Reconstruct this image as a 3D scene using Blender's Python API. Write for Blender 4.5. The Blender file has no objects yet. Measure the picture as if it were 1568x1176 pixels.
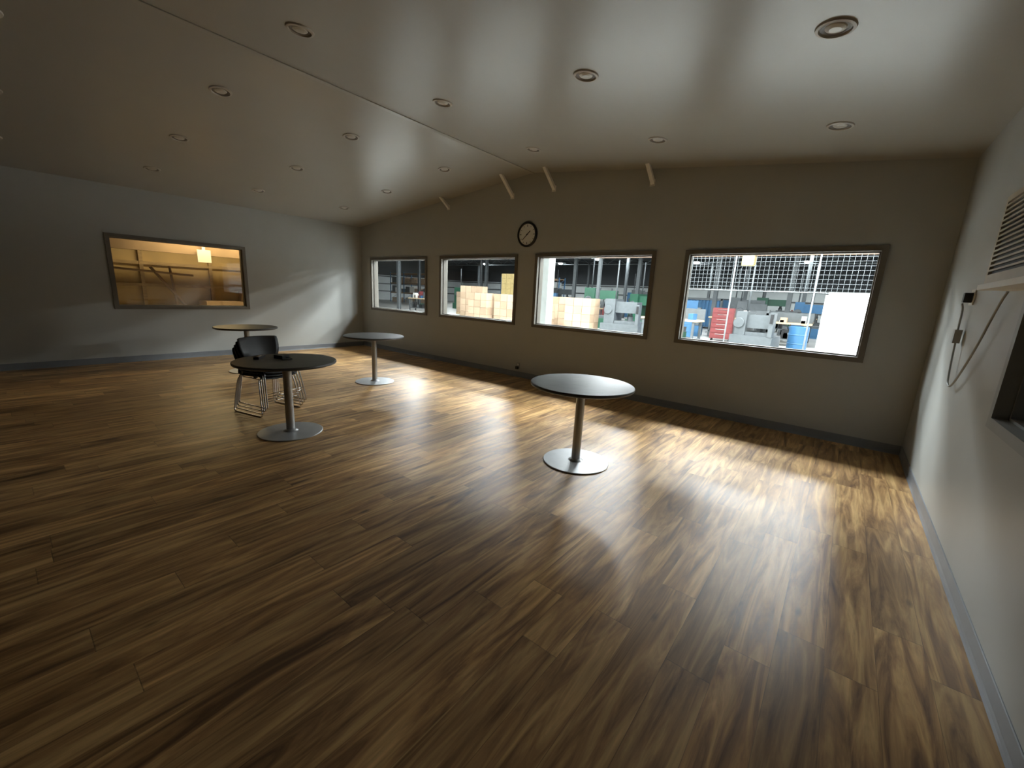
import bpy, math, random
import numpy as np
from mathutils import Vector, Matrix
random.seed(7)
scn=bpy.context.scene
scn.view_settings.view_transform='Standard'
# ------------------------------------------------------------------ room numbers (metres)
D=5.937; R=.701; L=-9.681; BK=-3.6
HL=2.918; HR=2.95; RX=-4.47; RH=3.477
ZT=2.184; ZB=.944; TH=.15
def ceil_z(x):
    return HL+(RH-HL)*(x-L)/(RX-L) if x<RX else HR+(RH-HR)*(x-R)/(RX-R)

# ------------------------------------------------------------------ materials
def newmat(name):
    m=bpy.data.materials.new(name); m.use_nodes=True
    nt=m.node_tree; return m,nt,nt.nodes['Principled BSDF']
def mat(name,col,rough=.5,metal=0.,spec=.5,noise=.0,nscale=8.,bump=0.,emit=None,es=0.,stretch=(1,1,1)):
    m,nt,b=newmat(name); N=nt.nodes; K=nt.links
    b.inputs['Base Color'].default_value=(*col,1); b.inputs['Roughness'].default_value=rough
    b.inputs['Metallic'].default_value=metal; b.inputs['Specular IOR Level'].default_value=spec
    if emit: b.inputs['Emission Color'].default_value=(*emit,1); b.inputs['Emission Strength'].default_value=es
    if noise or bump:
        tc=N.new('ShaderNodeTexCoord'); mp=N.new('ShaderNodeMapping'); mp.inputs['Scale'].default_value=stretch
        n=N.new('ShaderNodeTexNoise'); n.inputs['Scale'].default_value=nscale; n.inputs['Detail'].default_value=5
        K.new(tc.outputs['Object'],mp.inputs['Vector']); K.new(mp.outputs[0],n.inputs['Vector'])
        if noise:
            r=N.new('ShaderNodeValToRGB'); a=[max(0,c*(1-noise)) for c in col]; c2=[min(1,c*(1+noise)) for c in col]
            r.color_ramp.elements[0].position=.3; r.color_ramp.elements[1].position=.7
            r.color_ramp.elements[0].color=(*a,1); r.color_ramp.elements[1].color=(*c2,1)
            K.new(n.outputs['Fac'],r.inputs[0]); K.new(r.outputs[0],b.inputs['Base Color'])
        if bump:
            bp=N.new('ShaderNodeBump'); bp.inputs['Strength'].default_value=bump; bp.inputs['Distance'].default_value=.01
            K.new(n.outputs['Fac'],bp.inputs['Height']); K.new(bp.outputs[0],b.inputs['Normal'])
    return m
def floor_mat():
    m,nt,b=newmat('vinyl_plank'); N=nt.nodes; K=nt.links
    def M(op,a,c=None,d=None):
        n=N.new('ShaderNodeMath'); n.operation=op
        for i,v in enumerate((a,c,d)):
            if v is None: continue
            if isinstance(v,(int,float)): n.inputs[i].default_value=v
            else: K.new(v,n.inputs[i])
        return n.outputs[0]
    def comb(x,y,z):
        n=N.new('ShaderNodeCombineXYZ')
        for i,v in enumerate((x,y,z)):
            if isinstance(v,(int,float)): n.inputs[i].default_value=v
            else: K.new(v,n.inputs[i])
        return n.outputs[0]
    def ramp(f,els):
        r=N.new('ShaderNodeValToRGB'); cr=r.color_ramp
        while len(cr.elements)<len(els): cr.elements.new(.5)
        for e,(p,c) in zip(cr.elements,els): e.position=p; e.color=(*c,1)
        K.new(f,r.inputs[0]); return r.outputs[0]
    tc=N.new('ShaderNodeTexCoord'); sp=N.new('ShaderNodeSeparateXYZ'); K.new(tc.outputs['Object'],sp.inputs[0])
    X,Y=sp.outputs[0],sp.outputs[1]
    W=.178; LN=1.22
    xc=M('DIVIDE',X,W); col=M('FLOOR',xc)
    w1=N.new('ShaderNodeTexWhiteNoise'); w1.noise_dimensions='1D'; K.new(col,w1.inputs['W'])
    yc=M('ADD',M('DIVIDE',Y,LN),M('MULTIPLY',w1.outputs['Value'],9.)); row=M('FLOOR',yc)
    w2=N.new('ShaderNodeTexWhiteNoise'); w2.noise_dimensions='2D'; K.new(comb(col,row,0),w2.inputs['Vector'])
    rnd=w2.outputs['Value']
    def noise(vec,scale,det,dist):
        n=N.new('ShaderNodeTexNoise'); n.inputs['Scale'].default_value=scale; n.inputs['Detail'].default_value=det
        n.inputs['Distortion'].default_value=dist; n.inputs['Roughness'].default_value=.6; K.new(vec,n.inputs['Vector']); return n.outputs['Fac']
    z=M('MULTIPLY',rnd,60.)
    n1=noise(comb(M('MULTIPLY',X,14.),M('MULTIPLY',Y,1.35),z),1.,5.,1.1)
    n2=noise(comb(M('MULTIPLY',X,60.),M('MULTIPLY',Y,4.),z),1.,4.,.4)
    base=ramp(n1,[(.29,(.11,.050,.018)),(.40,(.27,.142,.052)),(.51,(.46,.265,.102)),(.65,(.68,.44,.185))])
    f2=M('MULTIPLY_ADD',n2,.7,.65)
    tone=M('MULTIPLY_ADD',rnd,.45,.76)
    vo=N.new('ShaderNodeTexVoronoi'); vo.inputs['Scale'].default_value=1.; K.new(comb(M('MULTIPLY',X,5.),M('MULTIPLY',Y,1.7),z),vo.inputs['Vector'])
    kn=N.new('ShaderNodeMapRange'); kn.inputs['From Min'].default_value=.03; kn.inputs['From Max'].default_value=.09; kn.inputs['To Min'].default_value=.35; kn.inputs['To Max'].default_value=1.
    K.new(vo.outputs['Distance'],kn.inputs['Value'])
    fx=M('FRACT',xc); fy=M('FRACT',yc)
    gx=M('MULTIPLY',M('GREATER_THAN',fx,.012),M('GREATER_THAN',fy,.003))
    g=M('MULTIPLY_ADD',gx,.45,.55)
    k=M('MULTIPLY',M('MULTIPLY',f2,tone),M('MULTIPLY',kn.outputs[0],g))
    vm=N.new('ShaderNodeVectorMath'); vm.operation='SCALE'; K.new(base,vm.inputs[0]); K.new(k,vm.inputs['Scale'])
    K.new(vm.outputs[0],b.inputs['Base Color'])
    K.new(M('MULTIPLY_ADD',n2,.12,.34),b.inputs['Roughness'])
    b.inputs['Specular IOR Level'].default_value=.55
    bp=N.new('ShaderNodeBump'); bp.inputs['Strength'].default_value=.12; bp.inputs['Distance'].default_value=.003
    K.new(M('ADD',n2,gx),bp.inputs['Height']); K.new(bp.outputs[0],b.inputs['Normal'])
    return m
def glass_mat():
    m=bpy.data.materials.new('window_glass'); m.use_nodes=True; nt=m.node_tree; N=nt.nodes; K=nt.links; N.clear()
    o=N.new('ShaderNodeOutputMaterial'); t=N.new('ShaderNodeBsdfTransparent'); g=N.new('ShaderNodeBsdfGlossy'); mx=N.new('ShaderNodeMixShader')
    t.inputs[0].default_value=(.96,.98,.97,1); g.inputs['Roughness'].default_value=.02
    mx.inputs[0].default_value=.05; K.new(t.outputs[0],mx.inputs[1]); K.new(g.outputs[0],mx.inputs[2]); K.new(mx.outputs[0],o.inputs[0]); return m

FLOOR=floor_mat(); GLASS=glass_mat()
WALL=mat('painted_wall',(.43,.44,.42),.42,spec=.4,noise=.02,nscale=3,bump=.02)
WALLB=mat('back_wall_bounce_cut',(.10,.10,.095),.5,spec=.3,noise=.03,nscale=3)  # unseen back wall, darkened to cut bounce light in the foreground
CEIL=mat('painted_ceiling',(.38,.365,.32),.33,spec=.65,noise=.02,nscale=2,bump=.015)
BASE=mat('vinyl_baseboard',(.20,.215,.235),.35,noise=.05)
FRAME=mat('bronze_window_frame',(.155,.14,.115),.42,noise=.06)
STEEL=mat('brushed_steel',(.42,.42,.41),.36,metal=.85,noise=.06,nscale=30,stretch=(1,1,.1))
BASEST=mat('satin_steel_disc',(.42,.43,.44),.40,metal=.6,noise=.05,nscale=12)
TOPM=mat('grey_laminate',(.075,.075,.07),.42,spec=.4,noise=.35,nscale=9,stretch=(1,12,1))
EDGE=mat('laminate_edge',(.05,.05,.048),.4,noise=.05)
BLK=mat('black_plastic',(.012,.012,.013),.4,noise=.1)
CHROME=mat('chrome_wire',(.75,.75,.74),.18,metal=1.,noise=.03)
WHITE=mat('white_plastic',(.80,.78,.72),.4,noise=.03)
FACE=mat('clock_face',(.8,.8,.77),.4,noise=.02)
GREYP=mat('grey_plastic',(.33,.34,.33),.45,noise=.05)
BEIGE=mat('beige_grille',(.55,.50,.40),.45,noise=.05)
DARK=mat('dark_recess',(.03,.03,.03),.5,noise=.1)
BAFFLE=mat('lamp_baffle',(.14,.12,.10),.5,noise=.1)
TRIMR=mat('lamp_trim_ring',(.47,.44,.39),.4,noise=.03)
BULB=mat('frosted_bulb',(.5,.47,.41),.3,noise=.03)
CARD=mat('cardboard',(.42,.30,.20),.8,noise=.1,nscale=2)
CARD2=mat('cardboard_dark',(.34,.24,.155),.8,noise=.12,nscale=2)
TAN=mat('kraft_lined_wall',(.56,.42,.22),.7,noise=.12,nscale=1.5)
WOOD=mat('raw_pine',(.46,.34,.20),.7,noise=.2,nscale=6,stretch=(1,1,8))
CONC=mat('concrete',(.36,.36,.34),.4,noise=.2,nscale=.6)
FWALL=mat('insulated_wall',(.68,.72,.72),.6,noise=.1,nscale=.7)
FWALLD=mat('dark_upper_wall',(.05,.055,.06),.7,noise=.2,nscale=.5)
ROOF=mat('dark_roof_deck',(.055,.062,.068),.7,noise=.3,nscale=.4)
TRUSS=mat('painted_truss',(.20,.22,.23),.5,noise=.1)
WTRUSS=mat('white_painted_steel',(.55,.57,.56),.5,noise=.05)
COL=mat('grey_steel_column',(.08,.09,.095),.5,noise=.1)
GREEN=mat('machine_green',(.02,.085,.05),.4,noise=.1,nscale=3)
BLUE=mat('container_blue',(.03,.11,.22),.5,noise=.1,nscale=3)
RED=mat('red_paint',(.16,.03,.03),.4,noise=.1)
YEL=mat('kraft_yellow_wrap',(.50,.38,.16),.5,noise=.1)
ORNG=mat('orange_rack',(.22,.13,.07),.5,noise=.1)
DAY=mat('emissive_daylight_strip',(.9,.9,.9),.6,noise=.02,emit=(.92,.97,1.),es=3.)  # emission stands in for daylight coming through the curtain
LENS=mat('lamp_lens',(.9,.9,.9),.4,noise=.02,emit=(.95,.98,1.),es=12.)

# ------------------------------------------------------------------ mesh builder
class MB:
    def __init__(s): s.v=[];s.f=[];s.m=[];s.s=[];s.mats=[]
    def mi(s,m):
        if m not in s.mats: s.mats.append(m)
        return s.mats.index(m)
    def add(s,vs,fs,m,M=None,smooth=False):
        o=len(s.v); k=s.mi(m)
        for p in vs:
            p=Vector(p); s.v.append(M@p if M else p)
        for f in fs: s.f.append([i+o for i in f]); s.m.append(k); s.s.append(smooth)
    def box(s,a,b,m,M=None):
        x0,y0,z0=[min(a[i],b[i]) for i in range(3)]; x1,y1,z1=[max(a[i],b[i]) for i in range(3)]
        s.add([(x0,y0,z0),(x1,y0,z0),(x1,y1,z0),(x0,y1,z0),(x0,y0,z1),(x1,y0,z1),(x1,y1,z1),(x0,y1,z1)],
              [(0,3,2,1),(4,5,6,7),(0,1,5,4),(1,2,6,5),(2,3,7,6),(3,0,4,7)],m,M)
    def prism(s,poly,off,m):
        n=len(poly); off=Vector(off); vs=[Vector(p) for p in poly]+[Vector(p)+off for p in poly]
        s.add(vs,[list(range(n))[::-1],list(range(n,2*n))]+[(i,(i+1)%n,n+(i+1)%n,n+i) for i in range(n)],m)
    def lathe(s,prof,ms,M=None,n=48,smooth=True):
        for i in range(len(prof)-1):
            (r0,z0),(r1,z1)=prof[i],prof[i+1]; m=ms if not isinstance(ms,list) else ms[i]
            a=[(r0*math.cos(t),r0*math.sin(t),z0) for t in [2*math.pi*k/n for k in range(n)]]
            b=[(r1*math.cos(t),r1*math.sin(t),z1) for t in [2*math.pi*k/n for k in range(n)]]
            if r0<1e-6: s.add([a[0]]+b,[(0,1+k,1+(k+1)%n) for k in range(n)],m,M,smooth and abs(z0-z1)>1e-5)
            elif r1<1e-6: s.add(a+[b[0]],[(k,(k+1)%n,n) for k in range(n)],m,M,False)
            else: s.add(a+b,[(k,(k+1)%n,n+(k+1)%n,n+k) for k in range(n)],m,M,smooth)
    def tube(s,pts,r,m,n=8,M=None,sub=0):
        P=[Vector(p) for p in pts]
        for _ in range(sub):
            Q=[P[0]]
            for i in range(len(P)-1): Q+=[P[i]*.75+P[i+1]*.25,P[i]*.25+P[i+1]*.75]
            P=Q+[P[-1]]
        vs=[];fs=[];nrm=None
        for i,p in enumerate(P):
            t=(P[min(i+1,len(P)-1)]-P[max(i-1,0)]).normalized()
            if nrm is None: nrm=t.orthogonal().normalized()
            nrm=(nrm-t*nrm.dot(t)).normalized(); bi=t.cross(nrm)
            for k in range(n):
                a=2*math.pi*k/n; vs.append(p+r*(math.cos(a)*nrm+math.sin(a)*bi))
        for i in range(len(P)-1):
            for k in range(n): fs.append((i*n+k,i*n+(k+1)%n,(i+1)*n+(k+1)%n,(i+1)*n+k))
        fs.append(list(range(n))[::-1]); fs.append([(len(P)-1)*n+k for k in range(n)])
        s.add(vs,fs,m,M,True)
    def build(s,name,bevel=0,parent=None,loc=None,rotz=0,dat=None):
        me=bpy.data.meshes.new(name); me.from_pydata([tuple(v) for v in s.v],[],s.f)
        for m in s.mats: me.materials.append(m)
        for p,k,sm in zip(me.polygons,s.m,s.s): p.material_index=k; p.use_smooth=sm
        me.update(); ob=bpy.data.objects.new(name,me); scn.collection.objects.link(ob)
        if bevel:
            b=ob.modifiers.new('bevel','BEVEL'); b.width=bevel; b.segments=2; b.limit_method='ANGLE'
        if loc: ob.location=loc
        ob.rotation_euler[2]=rotz
        if parent: ob.parent=parent
        return ob
def inst(ob,loc,rotz=0,scale=None):
    o=bpy.data.objects.new(ob.name.split('.')[0],ob.data); scn.collection.objects.link(o)
    for m in ob.modifiers:
        n=o.modifiers.new(m.name,m.type)
        if m.type=='BEVEL': n.width=m.width;n.segments=m.segments;n.limit_method=m.limit_method
    o.location=loc; o.rotation_euler[2]=rotz
    if scale: o.scale=scale
    return o

# ------------------------------------------------------------------ room shell
b=MB(); b.box((L-TH,BK-TH,-.1),(R+TH,D+TH,0),FLOOR); b.build('floor')
WX=[(-9.277,-7.161),(-6.75,-4.697),(-4.311,-2.228),(-1.83,.22)]
b=MB(); xs=L-TH
b.box((L-TH,D,0),(R+TH,D+TH,ZB),WALL)
for a,c in WX+[(R+TH,R+TH)]:
    if a>xs: b.box((xs,D,ZB),(a,D+TH,ZT),WALL)
    xs=c
b.prism([(L-TH,D,ZT),(R+TH,D,ZT),(R+TH,D,ceil_z(R)),(RX,D,RH),(L-TH,D,ceil_z(L))],(0,TH,0),WALL)
b.build('wall_front')
LY=(1.287,3.339); LZ=(.919,2.155)
b=MB()
b.box((L-TH,BK,0),(L,D,LZ[0]),WALL); b.box((L-TH,BK,LZ[1]),(L,D,HL),WALL)
b.box((L-TH,BK,LZ[0]),(L,LY[0],LZ[1]),WALL); b.box((L-TH,LY[1],LZ[0]),(L,D,LZ[1]),WALL); b.build('wall_left')
RY=(1.25,3.27); RZ=(.93,1.60)
b=MB()
b.box((R,BK,0),(R+TH,D,RZ[0]),WALL); b.box((R,BK,RZ[1]),(R+TH,D,HR),WALL)
b.box((R,BK,RZ[0]),(R+TH,RY[0],RZ[1]),WALL); b.box((R,RY[1],RZ[0]),(R+TH,D,RZ[1]),WALL); b.build('wall_right')
b=MB(); b.prism([(L-TH,BK,0),(R+TH,BK,0),(R+TH,BK,HR),(RX,BK,RH),(L-TH,BK,HL)],(0,-TH,0),WALLB); b.build('wall_back')
b=MB()
b.prism([(L-TH,BK-TH,HL-.016),(RX,BK-TH,RH),(RX,BK-TH,RH+.12),(L-TH,BK-TH,HL+.12)],(0,D-BK+2*TH,0),CEIL)
b.prism([(RX,BK-TH,RH),(R+TH,BK-TH,HR-.016),(R+TH,BK-TH,HR+.12),(RX,BK-TH,RH+.12)],(0,D-BK+2*TH,0),CEIL)
b.build('ceiling')
b=MB(); b.prism([(RX-.03,BK,RH-.012),(RX+.03,BK,RH-.012),(RX+.03,BK,RH+.01),(RX-.03,BK,RH+.01)],(0,D-BK,0),CEIL); b.build('trim_1')
def baseboard(name,p0,p1,nrm):
    p0=Vector(p0);p1=Vector(p1);n=Vector(nrm); prof=[(0,0),(.016,0),(.010,.012),(.007,.03),(.006,.098),(.003,.102),(0,.102)]
    bb=MB(); bb.prism([p0+n*a+Vector((0,0,z)) for a,z in prof],p1-p0,BASE); bb.build(name)
baseboard('baseboard_front',(L,D,0),(R,D,0),(0,-1,0)); baseboard('baseboard_left',(L,BK,0),(L,D,0),(1,0,0))
baseboard('baseboard_right',(R,BK,0),(R,D,0),(-1,0,0)); baseboard('baseboard_back',(L,BK,0),(R,BK,0),(0,1,0))

def window(name,axis,v,a0,a1,z0,z1,inward,fm=FRAME,w=.056):
    bb=MB()
    def P(u,d,z):
        return (u,v-d*1.0,z) if axis=='y' else ((v+d*inward),u,z)
    def bx(u0,u1,zz0,zz1,d0,d1,m=fm): bb.box(P(u0,d0,zz0),P(u1,d1,zz1),m)
    d0,d1=-TH-.01,.022
    bx(a0,a0+w,z0,z1,d0,d1); bx(a1-w,a1,z0,z1,d0,d1); bx(a0+w,a1-w,z1-w,z1,d0,d1); bx(a0+w,a1-w,z0,z0+w,d0,d1)
    g=.014; i0,i1=a0+w,a1-w
    bx(i0,i0+g,z0+w,z1-w,-.10,-.04); bx(i1-g,i1,z0+w,z1-w,-.10,-.04); bx(i0+g,i1-g,z1-w-g,z1-w,-.10,-.04); bx(i0+g,i1-g,z0+w,z0+w+g,-.10,-.04)
    bx(i0+g,i1-g,z0+w+g,z1-w-g,-.078,-.072,GLASS)
    bb.build(name,bevel=.0)
for i,(a,c) in enumerate(WX): window('window_%d'%(i+1),'y',D,a,c,ZB,ZT,1)
window('window_5','x',L,LY[0],LY[1],LZ[0],LZ[1],1)
window('window_6','x',R,RY[0],RY[1],RZ[0],RZ[1],-1,fm=GREYP)

# recessed ceiling lights
b=MB()
b.lathe([(.055,-.001),(.066,-.004),(.078,-.004),(.082,-.013),(.098,-.010),(.102,0.),(.102,.01)],
        [BAFFLE,BAFFLE,TRIMR,TRIMR,TRIMR,TRIMR],n=40)
b.lathe([(.0,-.014),(.03,-.0125),(.05,-.006),(.055,-.001)],BULB,n=40)
first=None
for x in (-8.42,-6.93,-5.38,-3.63,-1.94,-.33):
    for y in (-2.75,-1.25,.25,1.76,3.2,4.8):
        ang=math.atan2(RH-HL,RX-L) if x<RX else -math.atan2(RH-HR,R-RX)
        if first is None: o=first=b.build('recessed_ceiling_light')
        else: o=inst(first,(0,0,0))
        o.location=(x,y,ceil_z(x)); o.rotation_euler=(0,-ang,0)

# diagonal ceiling braces
for x,z in ((-6.52,3.08),(-4.89,3.13),(-4.03,3.16),(-2.40,3.06)):
    bb=MB(); zt=ceil_z(x)-.002; y1=D-(zt-z)*.9-.02
    bb.prism([(x-.026,D-.0,z),(x-.026,D-.0,z+.06),(x-.026,y1,zt),(x-.026,y1-.06,zt)],(.052,0,0),WHITE)
    bb.box((x-.038,D-.006,z-.02),(x+.038,D,z+.07),WHITE)
    bb.build('ceiling_brace')

# wall clock
M=Matrix.Translation((-4.51,D,2.505))@Matrix.Rotation(math.pi/2,4,'X')
b=MB(); b.lathe([(0,.0),(.205,0),(.207,.03),(.195,.045),(.178,.042),(.172,.022)],BLK,M,n=64)
b.lathe([(.173,.02),(0,.02)],FACE,M,n=64)
for h in range(12):
    Mt=M@Matrix.Rotation(-h*math.pi/6,4,'Z'); big=h%3==0
    b.box((-.005 if big else -.003,.125 if big else .135,.020),(.005 if big else .003,.160,.0225),BLK,Mt)
for ang,ln,w in ((1.63*30,.085,.007),(38*6,.13,.005)):
    b.box((-w,-.02,.023),(w,ln,.026),BLK,M@Matrix.Rotation(-math.radians(ang),4,'Z'))
b.lathe([(.012,.022),(.012,.029),(0,.029)],BLK,M,n=16)
b.build('wall_clock')

def outlet(P):
    bb=MB(); x,y,z=P
    bb.box((x-.036,y-.008,z-.058),(x+.036,y,z+.058),GREYP)
    for dz in (-.022,.022):
        bb.box((x-.017,y-.011,z+dz-.015),(x+.017,y-.008,z+dz+.015),WHITE)
        for dx in (-.007,.005): bb.box((x+dx,y-.0115,z+dz-.006),(x+dx+.002,y-.011,z+dz+.006),DARK)
    return bb
bb=outlet((-4.57,D,.21)); bb.box((-4.60,D-.05,.15),(-4.55,D-.008,.20),DARK); bb.build('power_outlet')

# right wall: air conditioner, outlet + plug, cable
b=MB(); x0,x1=.565,R; y0,y1=2.72,3.52; z0,z1=1.68,2.14
b.box((x0+.02,y0,z0),(x1,y1,z1),BEIGE); b.box((x0,y0,z0),(x0+.02,y0+.03,z1),BEIGE); b.box((x0,y1-.03,z0),(x0+.02,y1,z1),BEIGE)
b.box((x0,y0+.03,z0),(x0+.02,y1-.03,z0+.05),BEIGE); b.box((x0,y0+.03,z1-.03),(x0+.02,y1-.03,z1),BEIGE)
b.box((x0+.014,y0+.03,z0+.05),(x0+.021,y1-.03,z1-.03),DARK)
z=z0+.065
while z<z1-.04:
    b.prism([(x0-.004,y0+.03,z),(x0+.016,y0+.03,z+.008),(x0+.016,y0+.03,z+.018),(x0-.004,y0+.03,z+.010)],(0,y1-y0-.06,0),BEIGE); z+=.026
b.box((x0-.012,y0-.01,z0-.03),(x1,y1+.06,z0-.0),WHITE)
b.build('air_conditioner')
Mr=Matrix.Translation((R,4.56,1.64))@Matrix.Rotation(-math.pi/2,4,'Z')
bb=MB()
bb.box((-.06,-.008,-.058),(.06,0,.058),WHITE,Mr)
for dx in (-.027,.027):
    for dz in (-.022,.022): bb.box((dx-.016,-.011,dz-.014),(dx+.016,-.008,dz+.014),GREYP,Mr)
bb.box((-.005,-.055,-.04),(.05,-.011,.03),BLK,Mr)
bb.build('power_outlet',bevel=.002)
b=MB(); xx=R-.035
b.tube([(R-.05,4.56,1.595),(xx,4.57,1.55),(xx,4.56,1.42),(xx,4.50,1.25),(xx,4.44,1.08),(xx,4.39,1.0),(xx,4.28,.99),(xx,4.1,1.1),(xx,3.85,1.32),(xx,3.70,1.5),(xx,3.60,1.60),(R-.03,3.56,1.645)],.0065,GREYP,sub=2)
b.box((xx-.02,4.50,1.30),(xx+.02,4.56,1.40),GREYP)
b.build('power_cable')

# ------------------------------------------------------------------ tables
b=MB()
b.lathe([(0,0),(.296,0),(.30,.003),(.30,.009),(.296,.012),(.07,.016),(.052,.03),(.040,.035)],BASEST,n=72)
b.lathe([(.040,.03),(.040,.705)],STEEL,n=40)
b.lathe([(.040,.69),(.07,.70),(.15,.712),(.15,.718)],EDGE,n=40)
b.lathe([(0,.716),(.445,.716),(.458,.722),(.461,.733),(.458,.744)],EDGE,n=96)
b.lathe([(.458,.744),(.452,.747),(0,.747)],TOPM,n=96)
t=b.build('round_table',loc=(-1.745,3.22,0),rotz=.5)
inst(t,(-4.255,1.75,0),1.1); inst(t,(-5.785,3.725,0),.2); inst(t,(-7.77,2.60,0),.9)
b=MB(); Mt=Matrix.Translation((-4.50,1.60,.747))@Matrix.Rotation(.9,4,'Z')
b.box((-.024,-.09,0),(.024,.09,.022),BLK,Mt); b.box((-.016,-.07,.022),(.016,.03,.025),GREYP,Mt)
for k in range(4): b.box((-.012,-.06+.022*k,.025),(.012,-.05+.022*k,.027),WHITE,Mt)
b.build('remote_control',bevel=.003)
b=MB(); Mt=Matrix.Translation((-4.38,1.76,.747))@Matrix.Rotation(.3,4,'Z')
b.box((-.06,-.04,0),(.06,.04,.035),BLK,Mt); b.tube([(.06,0,.018),(.11,.04,.005),(.16,-.02,.005),(.10,-.08,.005)],.004,BLK,M=Mt,sub=2); b.build('power_adapter',bevel=.004)

# ------------------------------------------------------------------ stacked chairs
def chair_mesh():
    b=MB()
    prof=[(.235,.425),(.225,.445),(.19,.455),(.10,.447),(.0,.440),(-.10,.440),(-.165,.450),(-.20,.480),(-.218,.53),(-.23,.59),(-.245,.65),(-.26,.71),(-.268,.745),(-.270,.755)]
    hw=[.20,.225,.232,.235,.235,.232,.225,.20,.20,.225,.238,.24,.235,.215]
    n=15; vs=[];fs=[]
    for (x,z),w in zip(prof,hw):
        isback=z>.5
        for k in range(n):
            t=-1+2*k/(n-1); c=t*t
            if isback: vs.append((x+.06*c,w*t,z-.004*c))
            else: vs.append((x,w*t,z+.018*c))
    m=len(prof)
    for i in range(m-1):
        for k in range(n-1): fs.append((i*n+k,i*n+k+1,(i+1)*n+k+1,(i+1)*n+k))
    o=len(vs); vs2=[]
    for i,(x,y,z) in enumerate(vs):
        vs2.append((x-(.008 if z>.5 else 0),y,z-(0 if z>.5 else .008)))
    allv=vs+vs2; af=fs+[tuple(j+o for j in f[::-1]) for f in fs]
    edge=[k for k in range(n)]+[i*n+n-1 for i in range(1,m)]+[(m-1)*n+k for k in range(n-2,-1,-1)]+[i*n for i in range(m-2,0,-1)]
    for i in range(len(edge)):
        a,c=edge[i],edge[(i+1)%len(edge)]; af.append((a,a+o,c+o,c))
    b.add(allv,af,BLK,None,True)
    for s in (-1,1):
        b.tube([(.13,s*.02,.425),(.15,s*.19,.425),(.17,s*.215,.40),(.235,s*.245,.03),(.225,s*.248,.008),(.18,s*.248,.008),(-.20,s*.248,.008),(-.25,s*.248,.008),(-.262,s*.246,.03),(-.20,s*.215,.39),(-.18,s*.19,.42),(-.15,s*.02,.425)],.0075,CHROME,sub=2)
        b.tube([(.17,s*.2,.425),(-.19,s*.2,.425)],.006,CHROME)
        b.box((.05,s*.18-.012,.428),(.09,s*.18+.012,.447),BLK)
    b.tube([(.20,-.236,.16),(.20,.236,.16)],.005,CHROME)
    return b
ch=chair_mesh(); ang=math.radians(14); cx,cy=-5.20,1.91
c0=None
for i in range(4):
    loc=(cx+math.cos(ang)*.035*i,cy+math.sin(ang)*.035*i,.038*i)
    if c0 is None: c0=ch.build('stacking_chair',loc=loc,rotz=ang)
    else: inst(c0,loc,ang)

# ------------------------------------------------------------------ factory beyond the window wall
FX0,FX1,FY0,FY1,FZ=-46.,20.,D+TH,45.,5.6
b=MB(); b.box((FX0,FY0,-.1),(FX1,FY1,0),CONC); b.build('floor_factory')
b=MB(); b.box((FX0,FY0-.1,FZ),(FX1,FY1,FZ+.15),ROOF); b.build('ceiling_factory')
def fwall(name,p,q,thick):
    bb=MB(); p=Vector(p);q=Vector(q); H=3.0
    bb.prism([p,q,q+Vector((0,0,H)),p+Vector((0,0,H))],thick,FWALL)
    bb.prism([p+Vector((0,0,H)),q+Vector((0,0,H)),q+Vector((0,0,FZ)),p+Vector((0,0,FZ))],thick,FWALLD)
    n=Vector(thick).normalized()
    for z in (1.0,1.9,2.8):
        bb.prism([p+Vector((0,0,z)),q+Vector((0,0,z)),q+Vector((0,0,z+.12)),p+Vector((0,0,z+.12))],-n*.1,COL)
    bb.build(name)
fwall('wall_factory_far',(FX0,FY1,0),(FX1,FY1,0),(0,.2,0))
fwall('wall_factory_left',(FX0,FY0,0),(FX0,FY1,0),(-.2,0,0)); fwall('wall_factory_right',(FX1,FY0,0),(FX1,FY1,0),(.2,0,0))
b=MB(); b.box((FX0,FY0-.15,0),(L-TH,FY0,FZ),FWALL); b.box((R+TH,FY0-.15,0),(FX1,FY0,FZ),FWALL); b.box((L-TH,FY0-.02,3.0),(R+TH,FY0,FZ),FWALL); b.build('wall_factory_near')
# daylight entry: vestibule with strip curtain whose own glow stands in for daylight
VY=20.0
b=MB()
b.box((-.78,VY,0),(-.70,VY+2.5,2.15),WTRUSS); b.box((.74,VY,0),(.82,VY+2.5,2.15),WTRUSS); b.box((-.78,VY,2.05),(.82,VY+2.5,2.15),WTRUSS); b.box((-.78,VY+2.5,0),(.82,VY+2.6,2.15),WTRUSS)
for k in range(8): b.box((-.70+.18*k,VY+.03+.02*(k%2),0.02),(-.70+.18*k+.19,VY+.035+.02*(k%2),2.05),DAY)
for k in range(3): b.box((-.3+.25*k,VY+.015,1.45),(-.15+.25*k,VY+.025,1.62),GREYP)
b.build('strip_curtain_entry')
b=MB()
for i,y in enumerate((16,24,32,40)):
    b.tube([(FX0,y,FZ-.05),(FX1,y,FZ-.05)],.06,TRUSS); b.tube([(FX0,y,FZ-.7),(FX1,y,FZ-.7)],.05,TRUSS)
    x=FX0; k=0
    while x<FX1-1: b.tube([(x,y,FZ-(.05 if k%2 else .7)),(x+1.,y,FZ-(.7 if k%2 else .05))],.025,TRUSS,n=5); x+=1.; k+=1
tr=b.build('roof_truss')
b=MB()
for k in range(22):
    x=FX0+1+k*3.0; b.box((x-.04,FY0,FZ-.2),(x+.04,FY1,FZ),COL)
b.build('roof_purlin')
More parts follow.
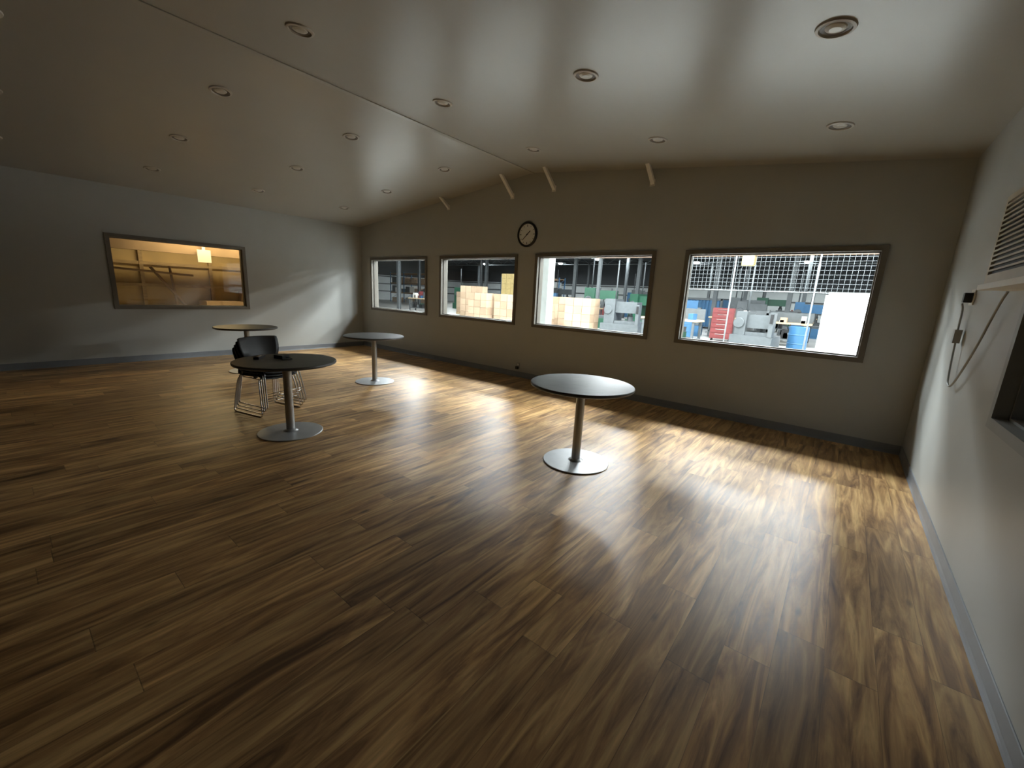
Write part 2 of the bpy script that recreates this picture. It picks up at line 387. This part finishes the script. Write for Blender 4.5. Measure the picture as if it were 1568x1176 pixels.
# overhead services
b=MB(); b.tube([(FX0+.2,22.2,4.3),(FX1-.2,22.2,4.3)],.22,WTRUSS,n=16)
for k in range(16): x=FX0+3+k*4; b.tube([(x,22.2,4.5),(x,22.2,FZ-.01)],.012,COL,n=5)
b.build('ventilation_duct')
b=MB(); b.box((-9.5,17.85,3.3),(4.5,18.0,3.6),ORNG); b.box((-3.4,17.7,2.95),(-3.0,18.15,3.3),YEL); b.tube([(-3.2,17.92,2.95),(-3.2,17.92,2.2)],.012,BLK,n=6)
for x in (-9.3,4.3): b.box((x-.07,17.86,0),(x+.07,17.99,3.3),COL)
b.build('bridge_crane')
b=MB(); b.box((-.10,-.09,0),(.10,-.075,FZ-.7),COL); b.box((-.10,.075,0),(.10,.09,FZ-.7),COL); b.box((-.01,-.075,0),(.01,.075,FZ-.7),COL); b.box((-.2,-.2,0),(.2,.2,.02),COL)
c=None
for y in (16,24,32,40):
    for x in (-38,-30,-22,-14.2,-9.9,-5.6,-2.3,2.8,9):
        if y==16 and x in (-2.3,-5.6,-9.9,-14.2): continue
        if c is None: c=b.build('steel_column',loc=(x,y,0))
        else: inst(c,(x,y,0))
b=MB(); b.box((-.12,-.12,0),(.12,.12,FZ-.02),WTRUSS); b.box((-.18,-.18,0),(.18,.18,.03),WTRUSS); b.box((-.135,-.05,0),(-.12,.05,FZ-.02),COL)
b.build('steel_column',loc=(-5.3,7.75,0))
# high bay lamps
b=MB(); b.lathe([(0,.34),(.07,.33),(.09,.2),(.12,.17),(.60,.02),(.61,.02),(.13,.19),(.10,.34),(0,.36)],TRUSS,n=24); b.tube([(0,0,.34),(0,0,.6)],.01,TRUSS)
b.lathe([(.25,.02),(.23,-.06),(.15,-.12),(0,-.14)],LENS,n=24)
c=None
def lampat(x,y,e,size=1.15,z=4.95,col=(.92,.96,1.)):
    global c
    if c is None: c=b.build('high_bay_lamp',loc=(x,y,z))
    else: inst(c,(x,y,z))
    ld=bpy.data.lights.new('high_bay_light','AREA'); ld.shape='DISK'; ld.size=size; ld.energy=e; ld.color=col
    lo=bpy.data.objects.new('high_bay_light',ld); scn.collection.objects.link(lo); lo.location=(x,y,z+.03)
for y,XS in ((9.5,((-12,750),(-7,1200),(-2.2,1400),(2.5,1000))),
             (12,((-15,700),(-9.5,1050),(-4.5,1400),(.5,1400),(6,900))),
             (15,((-18,600),(-12,600),(-7,750),(-2,850),(4,900),(10,1300))),
             (19,((-21,450),(-14,400),(-9,380),(-4,380),(1.5,380),(7,3600),(15,1100))),
             (24.5,((-26,450),(-17,350),(-11.2,320),(-6,320),(-.5,320),(6,320),(13,800))),
             (31,((-33,500),(-24,450),(-14,400),(-8,400),(-2,400),(4,300))),
             (35,((-18.5,400),)),(39,((-36,500),(-25,450),(-11,450),(-3,450),(3,400)))):
    for x,e in XS: lampat(x,y,e,size=.7 if e==3600 else 1.15)
# pallets of boxes
def pallet(name,loc,nx,ny,nz,s,m,rot=0,m2=CARD2):
    bb=MB(); w,d=nx*s,ny*s
    for k in range(3): bb.box((-w/2,-d/2+k*(d/2-.05),0),(w/2,-d/2+k*(d/2-.05)+.1,.1),WOOD)
    for k in range(6): bb.box((-w/2+k*(w-.1)/5,-d/2,.1),(-w/2+k*(w-.1)/5+.1,d/2,.125),WOOD)
    for i in range(nx):
        for j in range(ny):
            for k in range(nz):
                g=.008; bb.box((-w/2+i*s+g,-d/2+j*s+g,.125+k*s*.8),(-w/2+(i+1)*s-g,-d/2+(j+1)*s-g,.125+(k+1)*s*.8-g),m if (i+j+k)%3 else m2)
    return bb.build(name,loc=loc,rotz=rot)
for x,y,nz in ((-13.9,15,4),(-12.4,15.2,4),(-11.0,15.6,3),(-10.6,17.4,4),(-9.1,16.2,4),(-16,16.5,5),(-20,20,4)):
    pallet('pallet_of_boxes',(x,y,0),3,2,nz,.42,CARD,rot=random.uniform(-.1,.1))
pallet('pallet_of_boxes',(-18.2,22.5,0),3,2,8,.42,YEL,0,YEL)
def rack(loc,rot,n=3,h=3.2):
    bb=MB()
    for i in range(n+1):
        for y in (0,1.0): bb.box((i*2.4-.04,y-.04,0),(i*2.4+.04,y+.04,h),BLUE)
        for z in (.3,1.1,1.9,2.5): bb.tube([(i*2.4,0,z),(i*2.4,1.,z+.6)],.015,BLUE,n=5)
    for z in (1.0,2.0,3.0):
        for y in (0,1.): bb.box((0,y-.03,z-.06),(n*2.4,y+.03,z+.06),ORNG)
        bb.box((0,0,z+.06),(n*2.4,1,z+.08),WOOD)
    for i in range(n):
        for z in (0,1.08,2.08):
            x=i*2.4+.15
            while x<i*2.4+1.9:
                w=random.uniform(.35,.8); hh=random.uniform(.25,.75); bb.box((x,.1,z),(x+w,.9,z+hh),random.choice([CARD,CARD2,GREYP,COL,WHITE])); x+=w+.05
    return bb.build('pallet_rack',loc=loc,rotz=rot)
rack((-29,34,0),0); rack((-40,28,0),.0)
def machine(loc,rot,m,h=1.9,w=2.2):
    bb=MB(); bb.box((-w/2,-.6,0),(w/2,.6,.5),m); bb.box((-w/2+.1,-.5,.5),(-w/6,.5,h),m); bb.box((-w/6,-.35,h-.55),(w/2-.2,.35,h-.1),m)
    bb.box((-w/6,-.45,.5),(w/2-.1,.45,.62),COL); bb.lathe([(0,0),(.12,0),(.12,.4),(.08,.45),(.08,.62)],COL,Matrix.Translation((w/6,0,h-1.1)),n=20)
    bb.box((w/2-.15,-.62,.5),(w/2-.02,-.3,1.3),COL); bb.box((w/2-.13,-.64,.95),(w/2-.04,-.62,1.25),BLK)
    bb.lathe([(0,-.03),(.16,-.03),(.18,0),(.16,.03),(0,.03)],COL,Matrix.Translation((-w/3,-.53,h*.7))@Matrix.Rotation(math.pi/2,4,'X'),n=28)
    bb.tube([(-w/3,.3,h-.02),(-w/3,.3,h+1.6)],.03,COL)
    return bb.build('industrial_machine',loc=loc,rotz=rot)
machine((-10.1,20,0),.3,GREEN,2.0,1.9); machine((-8.0,20.9,0),-.2,GREEN,1.8,1.7); machine((-7.3,16.6,0),.1,COL,1.5,1.6)
machine((-4.4,26.3,0),.1,COL,1.9,2.); machine((-1.9,34,0),-.2,COL,1.7,1.8); machine((-26,26,0),.4,GREEN,1.8,2.2); machine((-17.5,25.5,0),.4,BLUE,1.8,2.2)
machine((-11.5,30,0),.1,COL,2.2,2.4); machine((-20,32,0),.1,COL,2.2,2.4); machine((-4.2,35,0),.1,GREEN,2.1,2.4); machine((-14.,35,0),.1,BLUE,2.1,2.4)
machine((-3.8,24.0,0),.2,COL,1.7,1.6); machine((-2.4,16.6,0),-.1,COL,1.3,1.3); machine((-5.9,20.6,0),.1,BLUE,1.7,1.3); machine((-1.6,26.6,0),.1,BLUE,1.8,1.5)
b=MB(); b.box((0,0,.1),(2.3,1.8,1.75),BLUE)
for k in range(11): b.box((.05+k*.2,-.05,.15),(.15+k*.2,0,1.7),BLUE)
for x in (0,2.2): b.box((x,-.07,0),(x+.12,.05,1.8),COL)
b.box((0,-.07,1.7),(2.3,.05,1.8),COL); b.build('corrugated_container',loc=(-8.2,27.2,0))
def bench(loc,rot):
    bb=MB(); bb.box((-1,-.4,.86),(1,.4,.92),WOOD)
    for x in (-.95,.87):
        for y in (-.36,.3): bb.box((x,y,0),(x+.07,y+.07,.86),COL)
    bb.box((-.95,-.36,.25),(.95,.36,.29),COL); bb.box((-1,.36,.92),(1,.39,1.3),COL)
    for k in range(9):
        x=random.uniform(-.9,.7); w=random.uniform(.06,.22); bb.box((x,-.25,.92),(x+w,.1,.92+random.uniform(.08,.45)),random.choice([RED,COL,BLUE,WHITE,BLK,CARD,GREYP,COL]))
        x=random.uniform(-.9,.6); bb.box((x,-.25,.29),(x+w,.1,.29+random.uniform(.15,.4)),random.choice([GREYP,COL,GREEN,BLK,COL]))
    return bb.build('workbench',loc=loc,rotz=rot)
for x,y,r in ((-4.0,21.1,0),(-4.9,15.3,-.1),(-8.2,24.5,.1),(-2.1,22.3,0),(-5.0,30,0),(-6.0,37,0),(-12.5,22.7,.3),(-22,18,.3),(-2.0,19.7,0),(-2.4,29,0),(-2.4,30.8,.1),(-8.3,39,0)): bench((x,y,0),r)
# steel drums and tool cabinets
b=MB(); b.lathe([(0,0),(.29,0),(.29,.28),(.30,.30),(.29,.32),(.29,.58),(.30,.60),(.29,.62),(.29,.87),(.27,.88),(.27,.86),(0,.86)],BLUE,n=24); b.lathe([(0,.86),(.03,.86),(.03,.89),(0,.89)],GREYP,Matrix.Translation((.15,0,0)),n=12)
dr=b.build('steel_drum',loc=(-6.1,18.7,0))
for x,y in ((-5.3,18.7),(-1.2,17.2),(-12.4,20.0)): inst(dr,(x,y,0))
b=MB(); b.box((-.4,-.25,.1),(.4,.25,1.35),RED)
for k in range(6): b.box((-.37,-.27,.15+k*.2),(.37,-.25,.32+k*.2),RED); b.box((-.2,-.29,.27+k*.2),(.2,-.27,.29+k*.2),CHROME)
for x in (-.33,.33):
    for y in (-.18,.18): b.lathe([(0,-.02),(.05,-.02),(.05,.02),(0,.02)],BLK,Matrix.Translation((x,y,.05))@Matrix.Rotation(math.pi/2,4,'Y'),n=14)
tc=b.build('tool_cabinet',loc=(-4.0,19.0,0),rotz=.1)
inst(tc,(-7.0,22.9,0),.1)
b=MB(); b.box((-.5,-.8,.2),(.5,.7,.9),RED); b.box((-.5,.3,.9),(.5,.75,1.15),BLK); b.box((-.25,-.1,.9),(.25,.3,1.2),BLK)
for x in (-.45,.4):
    for y in (-.6,.55): b.tube([(x,y,.9),(x,y*.8,2.0)],.03,BLK)
    b.box((x,-1.0,.1),(x+.07,-.9,2.2),COL); b.box((x,-1.9,.08),(x+.1,-.95,.12),COL)
b.box((-.5,-.55,2.0),(.5,.5,2.05),BLK)
for x in (-.52,.40):
    for y in (-.5,.5): b.lathe([(0,-.07),(.26,-.07),(.28,0),(.26,.07),(0,.07)],BLK,Matrix.Translation((x+.06,y,.27))@Matrix.Rotation(math.pi/2,4,'Y'),n=24)
b.build('forklift',loc=(-14.0,27.5,0),rotz=.8)
# wire fence
b=MB(); fx0,fx1,fy=-4.6,5,13.2
for k in range(6): x=fx0+k*(fx1-fx0)/5; b.tube([(x,fy,0),(x,fy,3.6)],.02,TRUSS)
for z in (1.9,3.55): b.tube([(fx0,fy,z),(fx1,fy,z)],.012,TRUSS)
x=fx0
while x<fx1: b.box((x,fy-.002,1.9),(x+.005,fy+.002,3.55),TRUSS); x+=.11
z=1.9
while z<3.55: b.box((fx0,fy-.002,z),(fx1,fy+.002,z+.005),TRUSS); z+=.11
b.build('wire_fence')

# ------------------------------------------------------------------ storage room behind the left wall
SX=L-TH-3.2
b=MB(); b.box((SX,-1.5,-.1),(L-TH,5.5,0),CONC); b.build('floor_storage')
b=MB(); b.box((SX-.1,-1.5,0),(SX,5.5,3.0),TAN)
b.build('wall_storage_far')
b=MB(); b.box((SX,-1.6,0),(L-TH,-1.5,3.0),TAN); b.build('wall_storage_near')
b=MB(); b.box((SX,5.5,0),(L-TH,5.6,3.0),TAN); b.build('wall_storage_side')
b=MB(); b.box((SX,-1.6,3.0),(L-TH,5.6,3.1),CARD2); b.build('ceiling_storage')
b=MB()
for y in (-.6,.9,2.25,3.6): b.box((SX+.02,y,0),(SX+.09,y+.07,2.4),WOOD)
for z in (.75,1.25,1.75,2.2): b.box((SX+.01,-1.4,z),(SX+.08,5.4,z+.07),WOOD)
b.tube([(SX+.3,2.4,1.7),(SX+.3,3.0,.8)],.035,CARD2,n=4); b.tube([(SX+.3,2.85,.5),(SX+.3,2.75,1.75)],.03,CARD2,n=4); b.tube([(SX+.3,1.5,1.65),(SX+.3,3.2,1.55)],.035,CARD2,n=4)
b.build('timber_framing')
b=MB()
for (y,w,h) in ((-.4,.7,.9),(.35,.6,1.0),(3.3,.8,.95),(4.2,.7,1.2)): b.box((SX+.15,y,0),(SX+.75,y+w,h),CARD); b.box((SX+.14,y+.3,0.02),(SX+.76,y+.34,h+.002),CARD2)
b.build('cardboard_box')
b=MB(); b.box((SX+1.16,3.1,1.86),(SX+1.20,3.36,2.14),WHITE); b.box((SX+1.17,3.2,2.14),(SX+1.19,3.26,3.0),WHITE); b.build('hanging_sign')
b=MB(); b.box((SX+1.0,-1.5,2.02),(SX+1.12,5.5,2.3),CARD2); b.build('storage_header_beam')
ld=bpy.data.lights.new('storage_light','AREA'); ld.shape='RECTANGLE'; ld.size=.3; ld.size_y=2.; ld.energy=66; ld.color=(1.,.74,.38)
lo=bpy.data.objects.new('storage_light',ld); scn.collection.objects.link(lo); lo.location=(SX+1.6,3.4,2.7)

# ------------------------------------------------------------------ world + camera
w=bpy.data.worlds.new('world'); scn.world=w; w.use_nodes=True
w.node_tree.nodes['Background'].inputs[0].default_value=(.5,.6,.7,1); w.node_tree.nodes['Background'].inputs[1].default_value=.02
yaw,pitch,roll=-.669,-.216,.050
f=Vector((math.sin(yaw)*math.cos(pitch),math.cos(yaw)*math.cos(pitch),math.sin(pitch)))
r=Vector((math.cos(yaw),-math.sin(yaw),0)); u=r.cross(f)
r2=r*math.cos(roll)+u*math.sin(roll); u2=-r*math.sin(roll)+u*math.cos(roll)
cd=bpy.data.cameras.new('camera'); cd.sensor_width=36; cd.lens=629.133/1568*36; cd.clip_start=.05; cd.clip_end=200
co=bpy.data.objects.new('camera',cd); scn.collection.objects.link(co)
Mx=Matrix((r2,u2,-f)).transposed().to_4x4(); Mx.translation=(0,0,1.5); co.matrix_world=Mx
scn.camera=co
